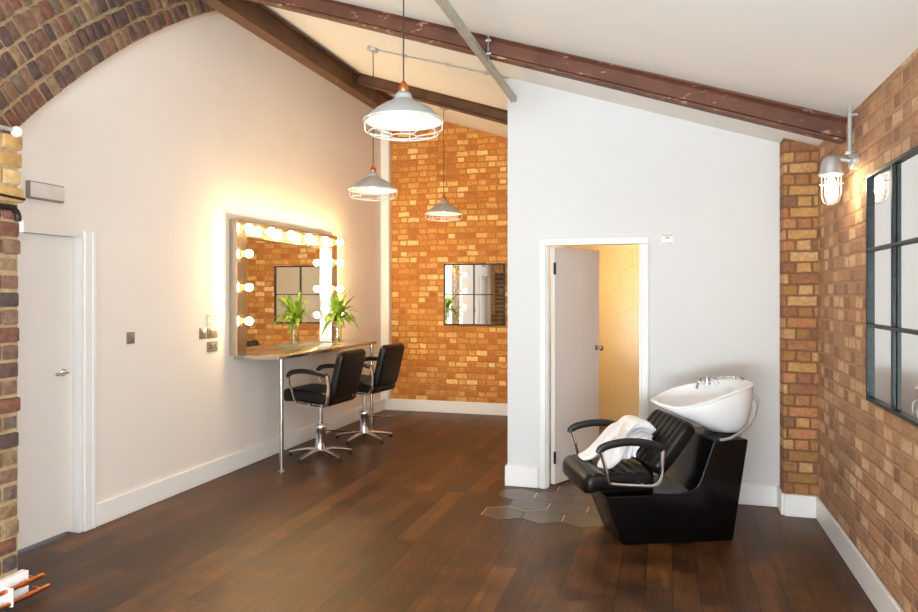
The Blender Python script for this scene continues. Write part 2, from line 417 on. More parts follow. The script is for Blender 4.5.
# hexagonal floor tiles spilling out of the doorway, brass strips along some joints
m = MB(); br = MB()
def hexc(row, j): return (-1.1375 + (.14375 if row % 2 else 0) + .2875 * j, 4.9555 + .2475 * row)
cells = [(0, 0), (0, 1), (0, 2), (1, 0), (1, 1), (1, 2), (1, 3)]
for row in range(2, 15):
    for j in range(0, 6):
        cells.append((row, j))
def clear_of_walls(x, y):
    if y - .17 < YP + .0:
        if y + .165 > YP - .03: return -.80 < x < -.36
        return True
    if y - .17 < YP + .13: return -.80 < x < -.36
    return -1.0 < x < .6 and y < 8.4
for row, j in cells:
    cx, cy = hexc(row, j)
    if not clear_of_walls(cx, cy): continue
    if row > 1 and cy < 5.6 and cx > .1: continue
    pts = [(cx + (.165 - .0015) * math.sin(a * PI / 3), cy + (.165 - .0015) * math.cos(a * PI / 3), 0.0) for a in range(6)]
    m.prism(pts, (0, 0, .003))
ht = struct(m.build('floor_tiles', M['hex'], fix=True), 'dark hexagon floor tiles spilling out of the doorway', 'floor')
def strip(a, b, w=.006):
    a = Vector((a[0], a[1], 0)); b = Vector((b[0], b[1], 0)); t = (b - a).normalized(); n = Vector((-t.y, t.x, 0)) * w / 2
    br.prism([a - n, b - n, b + n, a + n], (0, 0, .0042))
q = .2875; X0 = -1.2812
zig = [(X0, 4.873), (X0, 5.038), (X0 + q / 2, 5.12), (X0 + q, 5.038), (X0 + 1.5 * q, 5.12), (X0 + 1.5 * q, 5.285)]
for a, b in zip(zig, zig[1:]): strip(a, b)
for x, y in ((X0 + q, 5.368), (X0 + 2 * q, 4.873), (X0 + 2.5 * q, 5.12), (X0 + 1.5 * q, 5.615)): strip((x, y + .01), (x, y + .155), .007)
br.build('brass_strip', M['brass'], ht)

# skirting boards
def skirt(name, pts, out, label, h=.155, t=.02):
    """pts along the wall foot, out = unit vectors away from the wall (one per segment)"""
    m = MB()
    for (a, b), o in zip(zip(pts, pts[1:]), out):
        lo = (min(a[0], b[0], a[0] + o[0] * t, b[0] + o[0] * t), min(a[1], b[1], a[1] + o[1] * t, b[1] + o[1] * t), 0)
        hi = (max(a[0], b[0], a[0] + o[0] * t, b[0] + o[0] * t), max(a[1], b[1], a[1] + o[1] * t, b[1] + o[1] * t), h)
        m.box(lo, hi, bevel=.004, seg=1)
    return struct(m.build(name, M['trim']), label, 'skirting board')
skirt('baseboard_left', [(XL, 3.88), (XL, YB)], [(1, 0)], 'white skirting board along the left plaster wall')
skirt('baseboard_back', [(XL + .02, YB), (-1.27, YB)], [(0, -1)], 'white skirting board under the orange brick wall')
skirt('baseboard_partition', [(-1.29, YP), (-1.015, YP)], [(0, -1)], 'short white skirting board left of the half open door', h=.165)
skirt('baseboard_return', [(-1.27, YP), (-1.27, YB - .02)], [(-1, 0)], 'white skirting board along the side of the partition', h=.165)
skirt('baseboard_middle', [(-.135, YP), (.775, YP)], [(0, -1)], 'white skirting board behind the hair wash unit')
skirt('baseboard_pilaster', [(.795, YP), (.795, 5.48), (XR - .02, 5.50)], [(-1, 0), (0, -1)], 'white skirting board wrapped around the brick pilaster')
skirt('baseboard_right', [(XR, 5.5), (XR, YF)], [(-1, 0)], 'white skirting board along the right brick wall')
struct(box('trim_1', (XL, YB - .11, .155), (XL + .115, YB, ceil(XL + .1)), M['trim'], bevel=.004), 'white boxed pipe in the far left corner', 'trim')

# ---------------------------------------------------------------- left pier and brick arch
def bricks(m, box_lo, box_hi, axis, course, L, pal, seed):
    pass
PX, PY = -3.22, 2.85
m = MB()
m.box((XL + .001, YF + .001, 0), (PX - .02, PY - .02, 2.40), mat=0); m.box((XL + .002, 1.9, .1), (PX - .007, PY - .008, 2.395), mat=1)
rnd = random.Random(3)
zc = .16; row = 0
while zc < 2.38:
    hgt = .086
    yel = zc > 2.02
    y = PY
    first = True
    while y > 1.9:
        ln = (.215 if row % 2 else .105) if first else (.215 if (rnd.random() < .6) else .105)
        first = False
        mat = rnd.choice([9, 10, 11]) if yel else 2 + rnd.choice([0, 1, 2, 3, 4, 5, 6, 2, 5])
        j = rnd.uniform(-.006, .009)
        end = (y == PY)
        m.box((PX - .22, y - ln + .012, zc + .004), (PX + j, y + (rnd.uniform(-.012, .01) + (.022 if yel else -.006) if end else 0), min(zc + hgt - .008, 2.40)), bevel=.009, seg=2, mat=mat)
        y -= ln
    # bricks on the short end of the pier
    x = PX - .22 - .004
    while x > XL + .1:
        ln = .215 if rnd.random() < .5 else .105
        m.box((max(x - ln + .012, XL + .002), PY - .08, zc + .004), (x, PY + rnd.uniform(-.008, .006), min(zc + hgt - .008, 2.40)), bevel=.008, seg=2, mat=rnd.choice([9, 10, 11]) if yel else 2 + rnd.randrange(7))
        x -= ln
    zc += hgt + .004; row += 1
struct(m.build('wall_pier', [M['brick_pier'], M['mortar']] + [M['arch%d' % i] for i in range(7)] + [M['yel%d' % i] for i in range(3)]),
       'rough brick pier at the left edge carrying the arch', 'wall')

ACY, ACZ, AR = 8.545, -2.594, 7.41
m = MB()
rnd = random.Random(11)
# mortar bed behind the voussoirs: an annular slab
NA = 60
a0, a1 = math.radians(112), math.radians(152)
def top_ok(z): return z
for ring in range(11):
    ra = AR + ring * .122
    rb = ra + .122
    for i in range(NA):
        t0 = a0 + (a1 - a0) * i / NA; t1 = a0 + (a1 - a0) * (i + 1) / NA
        q4 = [(ACY + r * math.cos(t), ACZ + r * math.sin(t)) for r, t in ((ra, t0), (ra, t1), (rb, t1), (rb, t0))]
        if max(z for y, z in q4) > ceil(XL) - .02 or min(z for y, z in q4) < 2.36 or min(y for y, z in q4) < YF + .2: continue
        m.prism([(XL + .001, y, z) for y, z in q4], (.085, 0, 0), mat=0)
    # bricks
    tt = a0 + rnd.uniform(0, .01)
    while tt < a1:
        w = rnd.uniform(.056, .070); dt = (w + .016) / (ra + .06)
        th = tt + dt / 2
        cy, cz = ACY + (ra + .058) * math.cos(th), ACZ + (ra + .058) * math.sin(th)
        if cz < ceil(XL) - .1 and cz > 2.42 and cy > YF + .4:
            R4 = Matrix(((1, 0, 0, XL), (0, math.cos(th), -math.sin(th), cy), (0, math.sin(th), math.cos(th), cz), (0, 0, 0, 1)))
            j = rnd.uniform(0, .014)
            sh = rnd.uniform(-.006, .006)
            R4 = R4 @ Matrix.Rotation(rnd.uniform(-.05, .05), 4, 'X')
            m.box((.02, -.052 + sh, -w / 2), (.092 + j, .050 + sh, w / 2), bevel=.008, seg=2, mat=1 + rnd.choice([0, 1, 2, 3, 4, 5, 6, 0, 1, 2]), M4=R4)
        tt += dt
struct(m.build('wall_arch', [M['mortar']] + [M['arch%d' % i] for i in range(7)], fix=True), 'old brick arch rising above the left plaster wall', 'wall')
struct(MB().box((PX - .02, YF + .01, 0), (PX + .028, PY + .03, .142), bevel=.004, seg=1).build('baseboard_pier', M['trim']), 'white skirting board at the foot of the brick pier', 'skirting board')

# ---------------------------------------------------------------- steel beams
def ibeam(name, p0, p1, up, width, depth, tf, tw, mat, label, flmat=None):
    p0 = Vector(p0); p1 = Vector(p1); up = Vector(up).normalized(); t = (p1 - p0).normalized(); sd = t.cross(up).normalized()
    m = MB(); w, d = width / 2, depth
    pr = [(-w, 0), (w, 0), (w, -tf), (tw / 2 + .012, -tf - .006), (tw / 2, -tf - .018), (tw / 2, -d + tf + .018), (tw / 2 + .012, -d + tf + .006), (w, -d + tf), (w, -d),
          (-w, -d), (-w, -d + tf), (-tw / 2 - .012, -d + tf + .006), (-tw / 2, -d + tf + .018), (-tw / 2, -tf - .018), (-tw / 2 - .012, -tf - .006), (-w, -tf)]
    m.prism([p0 + sd * a + up * b for a, b in pr], p1 - p0)
    o = m.build(name, mat, fix=True); struct(o, label, 'beam'); return o
dn = Vector((math.sin(SL), 0, math.cos(SL)))
for y, mat, lab in ((4.69, 'beam_red', 'long red-brown steel roof beam crossing in front of the white partition'), (7.15, 'beam_dark', 'brown steel roof beam behind the pendant lamps near the brick wall'), (2.23, 'beam_red', 'steel roof beam overhead above the viewer')):
    ibeam('ceiling_beam', (-3.26, y, ceil(-3.26) + .02), (XR + .03, y, ceil(XR + .03) - .003), dn, .085, .14, .014, .014, M[mat], lab)
pb = ibeam('ceiling_beam', (-3.32, YF + .02, 4.005), (-3.32, YB - .01, 4.005), (0, 0, 1), .125, .21, .02, .016, M['beam_dark'], 'dark brown steel beam running front to back beside the left wall')
# galvanised channel slung under the red beam
ch = thing('steel_channel', 'grey galvanised steel channel running overhead to the partition corner', 'channel', (-1.22, YP, 3.185), .016)
MB().box((-.023, -5.5, -.023), (.023, -.004, .023), bevel=.006, seg=2).build('tube', M['galv_tube'], ch)
MB().box((-.027, -.012, -.027), (.027, -.001, .027), bevel=.003, seg=1).build('end_plate', M['galv'], ch)
m = MB(); m.box((.03, -1.06, -.02), (.036, -1.03, .15), bevel=.002, seg=1); m.tube([(.015, -1.045, .03), (.05, -1.045, .03)], .009, 8); m.tube([(.015, -1.045, .12), (.05, -1.045, .12)], .009, 8)
m.build('bracket', M['galv'], ch)

# ---------------------------------------------------------------- doors
d1 = struct(MB().box((XL - .095, 2.97, .022), (XL - .055, 3.746, 1.955), bevel=.002, seg=1).build('door_1', M['door']), 'closed flush white door beside the brick pier', 'door')
m = MB()
m.box((XL - .118, 3.749, 0), (XL, 3.765, 1.965)); m.box((XL - .118, 2.951, 1.957), (XL, 3.765, 1.966))
m.box((XL, 3.775, 0), (XL + .02, 3.872, 2.0), bevel=.004, seg=1)
m.box((XL + .02, 3.835, 0), (XL + .026, 3.868, 2.0), bevel=.003, seg=1)
m.build('door_frame', M['trim'], d1)
h = MB()
h.lathe([(.026, 0), (.026, .008), (.022, .011), (0, .011)], 20, M4=Matrix.Translation((XL - .055, 3.67, 1.07)) @ Matrix.Rotation(PI / 2, 4, 'Y'))
h.tube([(XL - .05, 3.67, 1.07), (XL - .008, 3.67, 1.07), (XL - .003, 3.66, 1.07), (XL - .003, 3.56, 1.066)], .0095, 10)
h.build('door_handle', M['chrome'], d1)

fr = MB()                                                   # frame and casing of the half open door
fx0, fx1, fz = -.948, -.203, 1.985
for a, b in ((fx0 + .0005, fx0 + .009), (fx1 - .009, fx1 - .0005)): fr.box((a, YP - .002, 0), (b, YP + .122, fz - .0085))
fr.box((fx0 + .0005, YP - .002, fz - .008), (fx1 - .0005, YP + .122, fz - .0005))
fr.box((fx0 + .009, YP + .035, 0), (fx0 + .015, YP + .065, fz - .0085)); fr.box((fx1 - .015, YP + .035, 0), (fx1 - .009, YP + .065, fz - .0085))
for a, b in ((fx0 - .052, fx0 - .002), (fx1 + .002, fx1 + .06)): fr.box((a, YP - .024, 0), (b, YP - .0005, fz - .0125), bevel=.005, seg=2)
fr.box((fx0 - .052, YP - .024, fz - .012), (fx1 + .06, YP - .0005, fz + .045), bevel=.005, seg=2)
struct(fr.build('trim_2', M['trim']), 'white casing around the half open door', 'trim')
d2 = bpy.data.objects.new('door_2', None); C.objects.link(d2); d2.location = (fx0 + .013, YP + .118, 0); d2.rotation_euler = (0, 0, math.radians(64.5))
struct(d2, 'half open flush white door in the partition', 'door')
box('door_leaf', (.004, -.04, .008), (.712, 0, 1.97), M['door'], d2, bevel=.002, seg=1)
m = MB()
m.lathe([(.024, 0), (.024, .008), (.010, .012), (.010, .03), (.022, .042), (.026, .055), (.018, .066), (0, .068)], 20, M4=Matrix.Translation((.655, -.04, 1.10)) @ Matrix.Rotation(PI / 2, 4, 'X'))
m.build('door_knob', M['steel'], d2)
for zz in (.18, 1.74):
    m = MB(); m.box((-.006, -.047, zz), (.010, -.036, zz + .1)); m.tube([(-.002, -.05, zz), (-.002, -.05, zz + .1)], .007, 8)
    m.build('hinge', M['black_steel'], d2)

# ---------------------------------------------------------------- vanity wall: worktop, mirror, bulbs
wt = thing('worktop', 'long steel worktop shelf below the lit vanity mirror', 'worktop', (XL + .002, 5.47, 0))
box('worktop_top', (.0, 0, .998), (.452, 2.17, 1.033), M['steel'], wt, bevel=.003, seg=2)
for y in (.085, 2.07):
    lg = MB().tube([(.432, y, .006), (.432, y, .997)], .019, 16).build('leg', M['steel'], wt)
    MB().lathe([(.036, 0), (.036, .005), (.024, .012), (.02, .02)], 20, M4=Matrix.Translation((.432, y, 0))).build('foot', M['steel'], lg)

vm = thing('vanity_mirror', 'large steel framed mirror ringed with glowing globe bulbs', 'mirror', (XL, 5.40, 1.034))
VW, VH, VD, VS = 1.96, 1.21, .085, .15
m = MB()
m.box((.0, 0, 0), (VD, VS, VH), bevel=.003, seg=1); m.box((0, VW - VS * .9, 0), (VD, VW, VH), bevel=.003, seg=1)
m.box((0, VS, VH - VS), (VD, VW - VS * .9, VH), bevel=.003, seg=1)
m.build('mirror_frame', M['frame_steel'], vm)
box('mirror_glass', (.002, VS, 0), (.008, VW - VS * .9, VH - VS), M['mirror'], vm)
tops = [VS * .5 + (VW - VS * .95) * i / 5 for i in range(6)]
spots = [(y, VH - VS * .5) for y in tops] + [(VS * .5, VH - VS * .5 + .07 - .30 * k) for k in (1, 2, 3)] + [(VW - VS * .45, VH - VS * .5 + .07 - .30 * k) for k in (1, 2, 3)]
first = None
sock0 = None
for y, zz in spots:
    if first is None:
        first = MB().lathe([(0, .03), (.012, .03), (.016, .036), (.029, .052), (.034, .07), (.029, .09), (.016, .101), (0, .104)], 16, M4=Matrix.Rotation(PI / 2, 4, 'Y')).build('bulb', M['globe'], vm)
        sock0 = MB().lathe([(.026, 0), (.026, .012), (.017, .014), (.017, .034), (0, .034)], 16, M4=Matrix.Rotation(PI / 2, 4, 'Y')).build('socket', M['brass'], first)
        first.location = (VD, y, zz)
    else:
        b = first.copy(); C.objects.link(b); b.location = (VD, y, zz)
        s2 = sock0.copy(); C.objects.link(s2); s2.parent = b

# ---------------------------------------------------------------- vase and foliage
VX, VY, VZ = -3.46, 7.0, 1.033
vs = thing('glass_vase', 'clear glass vase of yellowish water on the steel worktop', 'vase', (VX, VY, VZ))
MB().lathe([(0, 0), (.042, 0), (.045, .004), (.045, .235), (.048, .24), (.042, .24), (.041, .012), (0, .012)], 28, caps=False).build('glass', M['glass'], vs)
MB().lathe([(0, .013), (.04, .013), (.04, .185), (0, .185)], 24, caps=False).build('water', M['water'], vs)
m = MB(); m.tube([(.046 * math.cos(t), .046 * math.sin(t), .205) for t in [2 * PI * i / 24 for i in range(24)]], .006, 6, closed=True)
m.ball((.045, -.02, .2), .014, 10, 8, sc=(1, 1.6, .8)); m.ball((.05, .01, .19), .013, 10, 8, sc=(1, 1.2, 1.4))
m.build('ribbon', M['ribbon'], vs)
fo = thing('leaf_bunch', 'bunch of arching green leaves standing in the glass vase', 'plant', (VX, VY, VZ + .02))
rnd = random.Random(5)
st = MB()
for i in range(9):
    a = rnd.uniform(0, 2 * PI); r = rnd.uniform(.004, .028)
    st.tube(bez([(r * math.cos(a + 2.5), r * math.sin(a + 2.5), 0), (r * .3 * math.cos(a), r * .3 * math.sin(a), .13), (r * .9 * math.cos(a), r * .9 * math.sin(a), .27)], 4), .0035, 6)
st.build('stems', M['stem'], fo)
lf = MB()
for i in range(64):
    a = 2.399 * i + rnd.uniform(-.3, .3); ln = rnd.uniform(.19, .33); up = rnd.uniform(.35, 1.5); w = rnd.uniform(.013, .023)
    base = Vector((.015 * math.cos(a), .015 * math.sin(a), .21 + rnd.uniform(0, .09)))
    d = Vector((math.cos(a), math.sin(a), 0)); sd = Vector((-math.sin(a), math.cos(a), 0))
    rows = []; n = 8
    for k in range(n + 1):
        t = k / n
        p = base + d * ln * (t * (1.1 - .35 * up) ) + Vector((0, 0, 1)) * ln * (up * t - (.95) * t * t * (1.15 - .45 * up))
        ww = w * math.sin(PI * min(1, .12 + .88 * t)) ** .7 + .0008
        if t == 1: ww = .0008
        if p.x < -.05: p.x = -.05 + (p.x + .05) * .45
        rows.append([p - sd * ww + Vector((0, 0, ww * .35)), p, p + sd * ww + Vector((0, 0, ww * .35))])
    lf.grid(rows)
lf.build('leaves', M['leaf'], fo, angle=60)

# ---------------------------------------------------------------- cushions
def axis_samples(L, r, n):
    a = [0, .12 * r, .35 * r, .65 * r, r]
    inner = [r + (L - 2 * r) * i / n for i in range(1, n)]
    s = a + inner + [L - q for q in reversed(a)]
    return [q - L / 2 for q in s]
def cushion(L, W, T, r, rc, nch, fn, depth=.008, along='x'):
    """rounded pad L x W x T with nch stitched channels; fn maps local point to world"""
    m = MB(); xs = axis_samples(L, r, 10 if along == 'x' else max(12, nch * 8)); ys = axis_samples(W, r, max(12, nch * 8) if along == 'x' else 10)
    def plan(x, y):
        cx, cy = L / 2 - rc, W / 2 - rc
        if abs(x) > cx and abs(y) > cy:
            vx, vy = abs(x) - cx, abs(y) - cy; mx = max(vx, vy); ln = math.hypot(vx, vy)
            if ln > 1e-9: k = mx / ln; return math.copysign(cx + vx * k, x), math.copysign(cy + vy * k, y)
        return x, y
    top, bot = [], []
    for x in xs:
        rt, rb = [], []
        for y in ys:
            d = min(L / 2 - abs(x), W / 2 - abs(y)); d = max(0, d)
            f = math.sqrt(max(0, r * r - (r - d) ** 2)) if d < r else r
            px, py = plan(x, y)
            g = 0
            if nch > 1 and d > r * .5:
                q = ((y / W + .5) if along == 'x' else (x / L + .5)) * nch
                e = abs(q - round(q)) / nch * (W if along == 'x' else L)
                if 0 < round(q) < nch: g = depth * max(0, 1 - e / .012) ** .8
            rt.append(fn(px, py, T / 2 - r + f - g)); rb.append(fn(px, py, -(T / 2 - r + f)))
        top.append(rt); bot.append(rb)
    A = m.grid(top); B = m.grid([list(reversed(q)) for q in bot])
    B = [list(reversed(q)) for q in B]
    def loop(V): return V[0] + [q[-1] for q in V[1:]] + list(reversed(V[-1][:-1])) + [q[0] for q in reversed(V[1:-1])]
    la, lb = loop(A), loop(B)
    for i in range(len(la)): m.bm.faces.new([la[i], lb[i], lb[(i + 1) % len(lb)], la[(i + 1) % len(la)]])
    bmesh.ops.recalc_face_normals(m.bm, faces=m.bm.faces)
    return m

# ---------------------------------------------------------------- styling chairs (local: faces -x)
def make_styling_chair(label, loc, rz):
    t = thing('styling_chair', label, 'chair', loc, rz, 'styling chairs at the worktop')
    def seatfn(x, y, z): return (x - .02, y, z + .605 - .04 * (x / .27) * .5 + (-.02 * max(0, -x - .15) / .12))
    cushion(.53, .47, .125, .035, .05, 5, seatfn).build('seat', M['vinyl'], t)
    ta = math.radians(14)
    def backfn(x, y, z):
        # x runs up the back, z is thickness towards the sitter
        cx = .25 + math.sin(ta) * (x + .23) + math.cos(ta) * (-z) + .10 * y * y * -1
        return (cx, y, .82 + math.cos(ta) * x + math.sin(ta) * z)
    cushion(.46, .47, .085, .035, .06, 5, backfn).build('backrest', M['vinyl'], t)
    for s in (-1, 1):
        y = s * .262
        fr = MB()
        fr.tube(bez([(-.185, y, .80), (-.175, y, .73), (-.14, y, .64), (-.115, y, .575), (-.08, y, .55), (.04, y, .535), (.16, y, .525), (.22, y, .545), (.24, y, .60), (.25, y, .72), (.235, y, .82)], 5), [.012] * 22 + [.015] * 5 + [.021] * 14 + [.022] * 10, 10, flat=(.55, 1.3))
        a = fr.build('arm_frame', M['chrome'], t)
        MB().tube(bez([(-.195, y, .785), (-.185, y, .815), (-.14, y, .84), (-.03, y, .852), (.11, y, .84), (.24, y, .815)], 5), [.016] + [.02] * 24 + [.014], 10, flat=(1.15, .8)).build('arm_pad', M['black_plastic'], a)
        for bx, bz in ((.04, .545), (.17, .55)): MB().tube([(bx, y, .54), (bx, s * .22, bz)], .012, 8).build('arm_bolt', M['chrome'], t)
    b = MB(); b.box((-.12, -.12, .525), (.12, .12, .548), bevel=.005, seg=1); b.build('seat_plate', M['black_steel'], t)
    MB().lathe([(.022, .27), (.022, .53), (0, .53)], 18).build('piston', M['chrome'], t)
    MB().lathe([(.0, .075), (.056, .075), (.052, .1), (.046, .16), (.048, .22), (.054, .255), (.060, .27), (.060, .30), (.052, .312), (.03, .318), (.0, .318)], 24).build('pump', M['chrome'], t)
    pl = MB(); pl.tube(bez([(.04, .0, .255), (.12, .03, .25), (.22, .06, .245), (.30, .085, .25)], 5), .011, 8, flat=(1.4, .7)); pl.build('pump_lever', M['chrome'], t)
    MB().lathe([(0, .05), (.055, .05), (.06, .06), (.058, .08), (.045, .092), (0, .092)], 24).build('hub', M['chrome'], t)
    for k in range(5):
        a = 2 * PI * k / 5 + .85
        d = Vector((math.cos(a), math.sin(a), 0))
        lg = MB().tube([d * .03 + Vector((0, 0, .068)), d * .12 + Vector((0, 0, .066)), d * .22 + Vector((0, 0, .052)), d * .315 + Vector((0, 0, .032))], [.026, .024, .02, .015], 10, flat=(1, .65)).build('leg', M['chrome'], t)
        MB().lathe([(.0, 0), (.022, 0), (.024, .01), (.018, .022), (0, .024)], 14, M4=Matrix.Translation(d * .305)).build('foot', M['black_plastic'], lg)
    return t
c1 = make_styling_chair('black vinyl styling chair nearest the worktop corner leg', (-3.25, 6.20, 0), math.radians(-4))
dup(c1, (-3.175, 7.07, 0), math.radians(-6), 'second black styling chair, farther back beside the vase')

# ---------------------------------------------------------------- pendant lamps
def make_pendant(label, x, y, zr):
    top = ceil(x)
    t = thing('pendant_lamp', label, 'lamp', (x, y, zr), 0, 'caged pendant lamps hanging from the ceiling')
    t['rise'] = top - zr
    sh = MB()
    outer = [(.21, 0), (.212, .006), (.206, .014), (.186, .038), (.15, .068), (.105, .096), (.065, .116), (.05, .126), (.046, .15), (.03, .165), (.024, .168)]
    inner = [(.024, .160), (.045, .120), (.10, .090), (.145, .062), (.18, .034), (.2, .010), (.207, .0)]
    sh.lathe(outer, 40, mat=0, caps=False); sh.lathe(inner + [(.21, 0)], 40, mat=1, caps=False)
    sh.build('shade', [M['shade_out'], M['shade_in']], t)
    MB().lathe([(.024, .166), (.026, .17), (.026, .20), (.018, .212), (.008, .225), (0, .225)], 20).build('neck', M['copper'], t)
    MB().lathe([(0, .165), (.016, .165), (.016, .105), (.02, .09), (.034, .066), (.036, .045), (.028, .02), (.012, .008), (0, .006)], 20).build('bulb', M['pend_bulb'], t)
    cg = MB()
    ring = lambda r, z, n=40: [(r * math.cos(2 * PI * k / n), r * math.sin(2 * PI * k / n), z) for k in range(n)]
    cg.tube(ring(.216, .006), .0045, 6, closed=True); cg.tube(ring(.19, -.06), .004, 6, closed=True); cg.tube(ring(.07, -.078), .0035, 6, closed=True)
    for k in range(8):
        a = 2 * PI * k / 8 + .2; d = Vector((math.cos(a), math.sin(a), 0))
        cg.tube([d * .216 + Vector((0, 0, .006)), d * .212 + Vector((0, 0, -.045)), d * .19 + Vector((0, 0, -.06)), d * .07 + Vector((0, 0, -.078))], .0032, 6)
    cg.build('wire_cage', M['cage'], t)
    MB().tube([(0, 0, .222), (0, 0, top - zr - .03)], .004, 8).build('cord', M['cord'], t)
    rs = MB(); rs.lathe([(.045, -.035), (.05, -.03), (.05, .0), (0, .0)], 20, M4=Matrix.Translation((0, 0, top - zr)) @ Matrix.Rotation(SL, 4, 'Y'))
    rs.build('ceiling_rose', M['galv'], t)
    return t
make_pendant('largest looking grey caged pendant lamp, nearest and hung highest in view', -1.385, 3.6, 2.518)
make_pendant('grey caged pendant lamp hanging in front of the left plaster wall', -2.52, 5.80, 2.50)
make_pendant('farthest pendant lamp, in front of the orange brick wall', -2.52, 7.86, 2.515)
cd = MB().tube([(-2.47, 5.80, ceil(-2.47) - .014), (-1.25, 5.655, ceil(-1.25) - .014)], .0075, 8)
for x in (-2.2, -1.8, -1.45):
    yy = 5.80 + (x + 2.47) / 1.22 * -.145; cd.box((x - .008, yy - .014, ceil(x) - .026), (x + .008, yy + .014, ceil(x) - .0))
tag(cd.build('conduit', M['galv']), 'thin galvanised conduit along the ceiling to a pendant rose', 'conduit')

# ---------------------------------------------------------------- mirrors
def paned_mirror(name, label, loc, rz, w, h, nx, nz, fw, bw, depth):
    """local: x along the wall, z up, -y faces the room; back at y = 0"""
    t = thing(name, label, 'mirror', loc, rz)
    f = MB(); e = .004
    f.box((0, -depth, 0), (fw, 0, h), bevel=.002, seg=1); f.box((w - fw, -depth, 0), (w, 0, h), bevel=.002, seg=1)
    f.box((fw, -depth, 0), (w - fw, 0, fw), bevel=.002, seg=1); f.box((fw, -depth, h - fw), (w - fw, 0, h), bevel=.002, seg=1)
    for i in range(1, nx): f.box((w * i / nx - bw / 2, -depth, fw), (w * i / nx + bw / 2, -depth + .018, h - fw), bevel=.002, seg=1)
    for k in range(1, nz): f.box((fw, -depth + .001, h * k / nz - bw * .4), (w - fw, -depth + .017, h * k / nz + bw * .4), bevel=.002, seg=1)
    f.build('mirror_frame', M['black_steel'], t)
    for i in range(nx):
        for k in range(nz):
            box('mirror_pane', (max(fw, w * i / nx) + .0005, -depth + .019, max(fw, h * k / nz) + .0005), (min(w - fw, w * (i + 1) / nx) - .0005, -depth + .024, min(h - fw, h * (k + 1) / nz) - .0005), M['mirror'], t)
    return t
paned_mirror('wall_mirror', 'square four pane black framed mirror on the orange brick wall', (-2.862, YB - .001, 1.165), 0, .83, .815, 2, 2, .018, .014, .03)
paned_mirror('wall_mirror', 'large black industrial mirror of many panes on the right brick wall', (XR - .001, 4.11, 1.03), -PI / 2, 1.32, 1.165, 3, 3, .019, .022, .032)

# ---------------------------------------------------------------- bulkhead wall lamp with conduit
wl = thing('wall_lamp', 'galvanised wall lamp with glass jar shade on the right brick wall', 'lamp', (XR, 4.43, 2.33))
m = MB(); m.lathe([(.05, 0), (.05, .03), (.044, .036), (0, .036)], 20, M4=Matrix.Rotation(-PI / 2, 4, 'Y'))
m.tube([(-.03, 0, 0), (-.075, 0, .012), (-.105, 0, .012), (-.125, 0, 0)], .016, 10); m.build('bracket', M['galv'], wl)
MB().lathe([(.0, .03), (.028, .03), (.04, .02), (.05, .0), (.055, -.03), (.057, -.06), (.064, -.064), (.064, -.075), (.05, -.08), (0, -.08)], 28, M4=Matrix.Translation((-.13, 0, 0))).build('cap', M['galv'], wl)
MB().lathe([(.052, -.078), (.054, -.10), (.054, -.18), (.048, -.215), (.03, -.235), (0, -.24)], 28, M4=Matrix.Translation((-.13, 0, 0)), caps=False).build('glass_jar', M['jar'], wl)
MB().lathe([(0, -.08), (.014, -.08), (.016, -.10), (.03, -.13), (.032, -.155), (.022, -.18), (0, -.19)], 20, M4=Matrix.Translation((-.13, 0, 0))).build('bulb', M['wall_bulb'], wl)
cg = MB()
for k in range(4):
    a = PI / 4 + k * PI / 2; d = Vector((math.cos(a), math.sin(a), 0)); o = Vector((-.13, 0, 0))
    cg.tube([o + d * .06 + Vector((0, 0, -.075)), o + d * .06 + Vector((0, 0, -.19)), o + d * .045 + Vector((0, 0, -.23)), o + Vector((0, 0, -.248))], .0025, 6)
cg.tube([(-.13 + .06 * math.cos(2 * PI * k / 28), .06 * math.sin(2 * PI * k / 28), -.125) for k in range(28)], .0025, 6, closed=True)
cg.build('wire_guard', M['galv'], wl)
cd = MB().tube([(XR - .035, 4.43, 2.372), (XR - .035, 4.43, ceil(XR - .035) - .002)], .0115, 10)
cd.box((XR - .06, 4.415, 2.366), (XR - .01, 4.445, 2.385), bevel=.003); cd.box((XR - .05, 4.41, 2.58), (XR, 4.45, 2.592))
tag(cd.build('conduit', M['galv']), 'upright galvanised conduit above the glass wall lamp', 'conduit')

# ---------------------------------------------------------------- switches and sockets
def plate(name, label, cat, loc, rz, w, h, mat, kind, group=None):
    """local: x along wall, z up, -y out of the wall"""
    t = thing(name, label, cat, loc, rz, group)
    box('face_plate', (-w / 2, -.009, -h / 2), (w / 2, 0, h / 2), mat, t, bevel=.002, seg=2)
    if kind == 'rocker':
        box('rocker', (-.012, -.013, -.02), (.012, -.0085, .02), M['taupe'], t, bevel=.002)
    elif kind == 'double':
        for s in (-1, 1):
            m = MB(); c = s * w * .25
            for dx, dz, a, b in ((0, .012, .004, .006), (-.01, -.012, .006, .003), (.01, -.012, .006, .003)):
                m.box((c + dx - a, -.0105, dz - b), (c + dx + a, -.0085, dz + b))
            m.build('pin_holes', M['black_plastic'], t)
            box('rocker', (c * .35 - .006, -.0125, h * .18), (c * .35 + .006, -.0085, h * .36), M['light_grey_plastic'], t, bevel=.001)
    elif kind == 'slots':
        for zz in (h * .36, -h * .36): box('edge_bar', (-w / 2 + .003, -.0115, zz - .005), (w / 2 - .003, -.0085, zz + .005), M['taupe'], t)
        box('sensor_slot', (-w * .2, -.011, h * .05), (w * .2, -.0085, h * .22), M['taupe'], t)
    return t
RL = PI / 2                                               # on the left wall: local -y points to +x
plate('light_switch', 'single taupe light switch between white door and vanity mirror', 'switch', (XL, 4.205, 1.262), RL, .075, .085, M['taupe'], 'rocker')
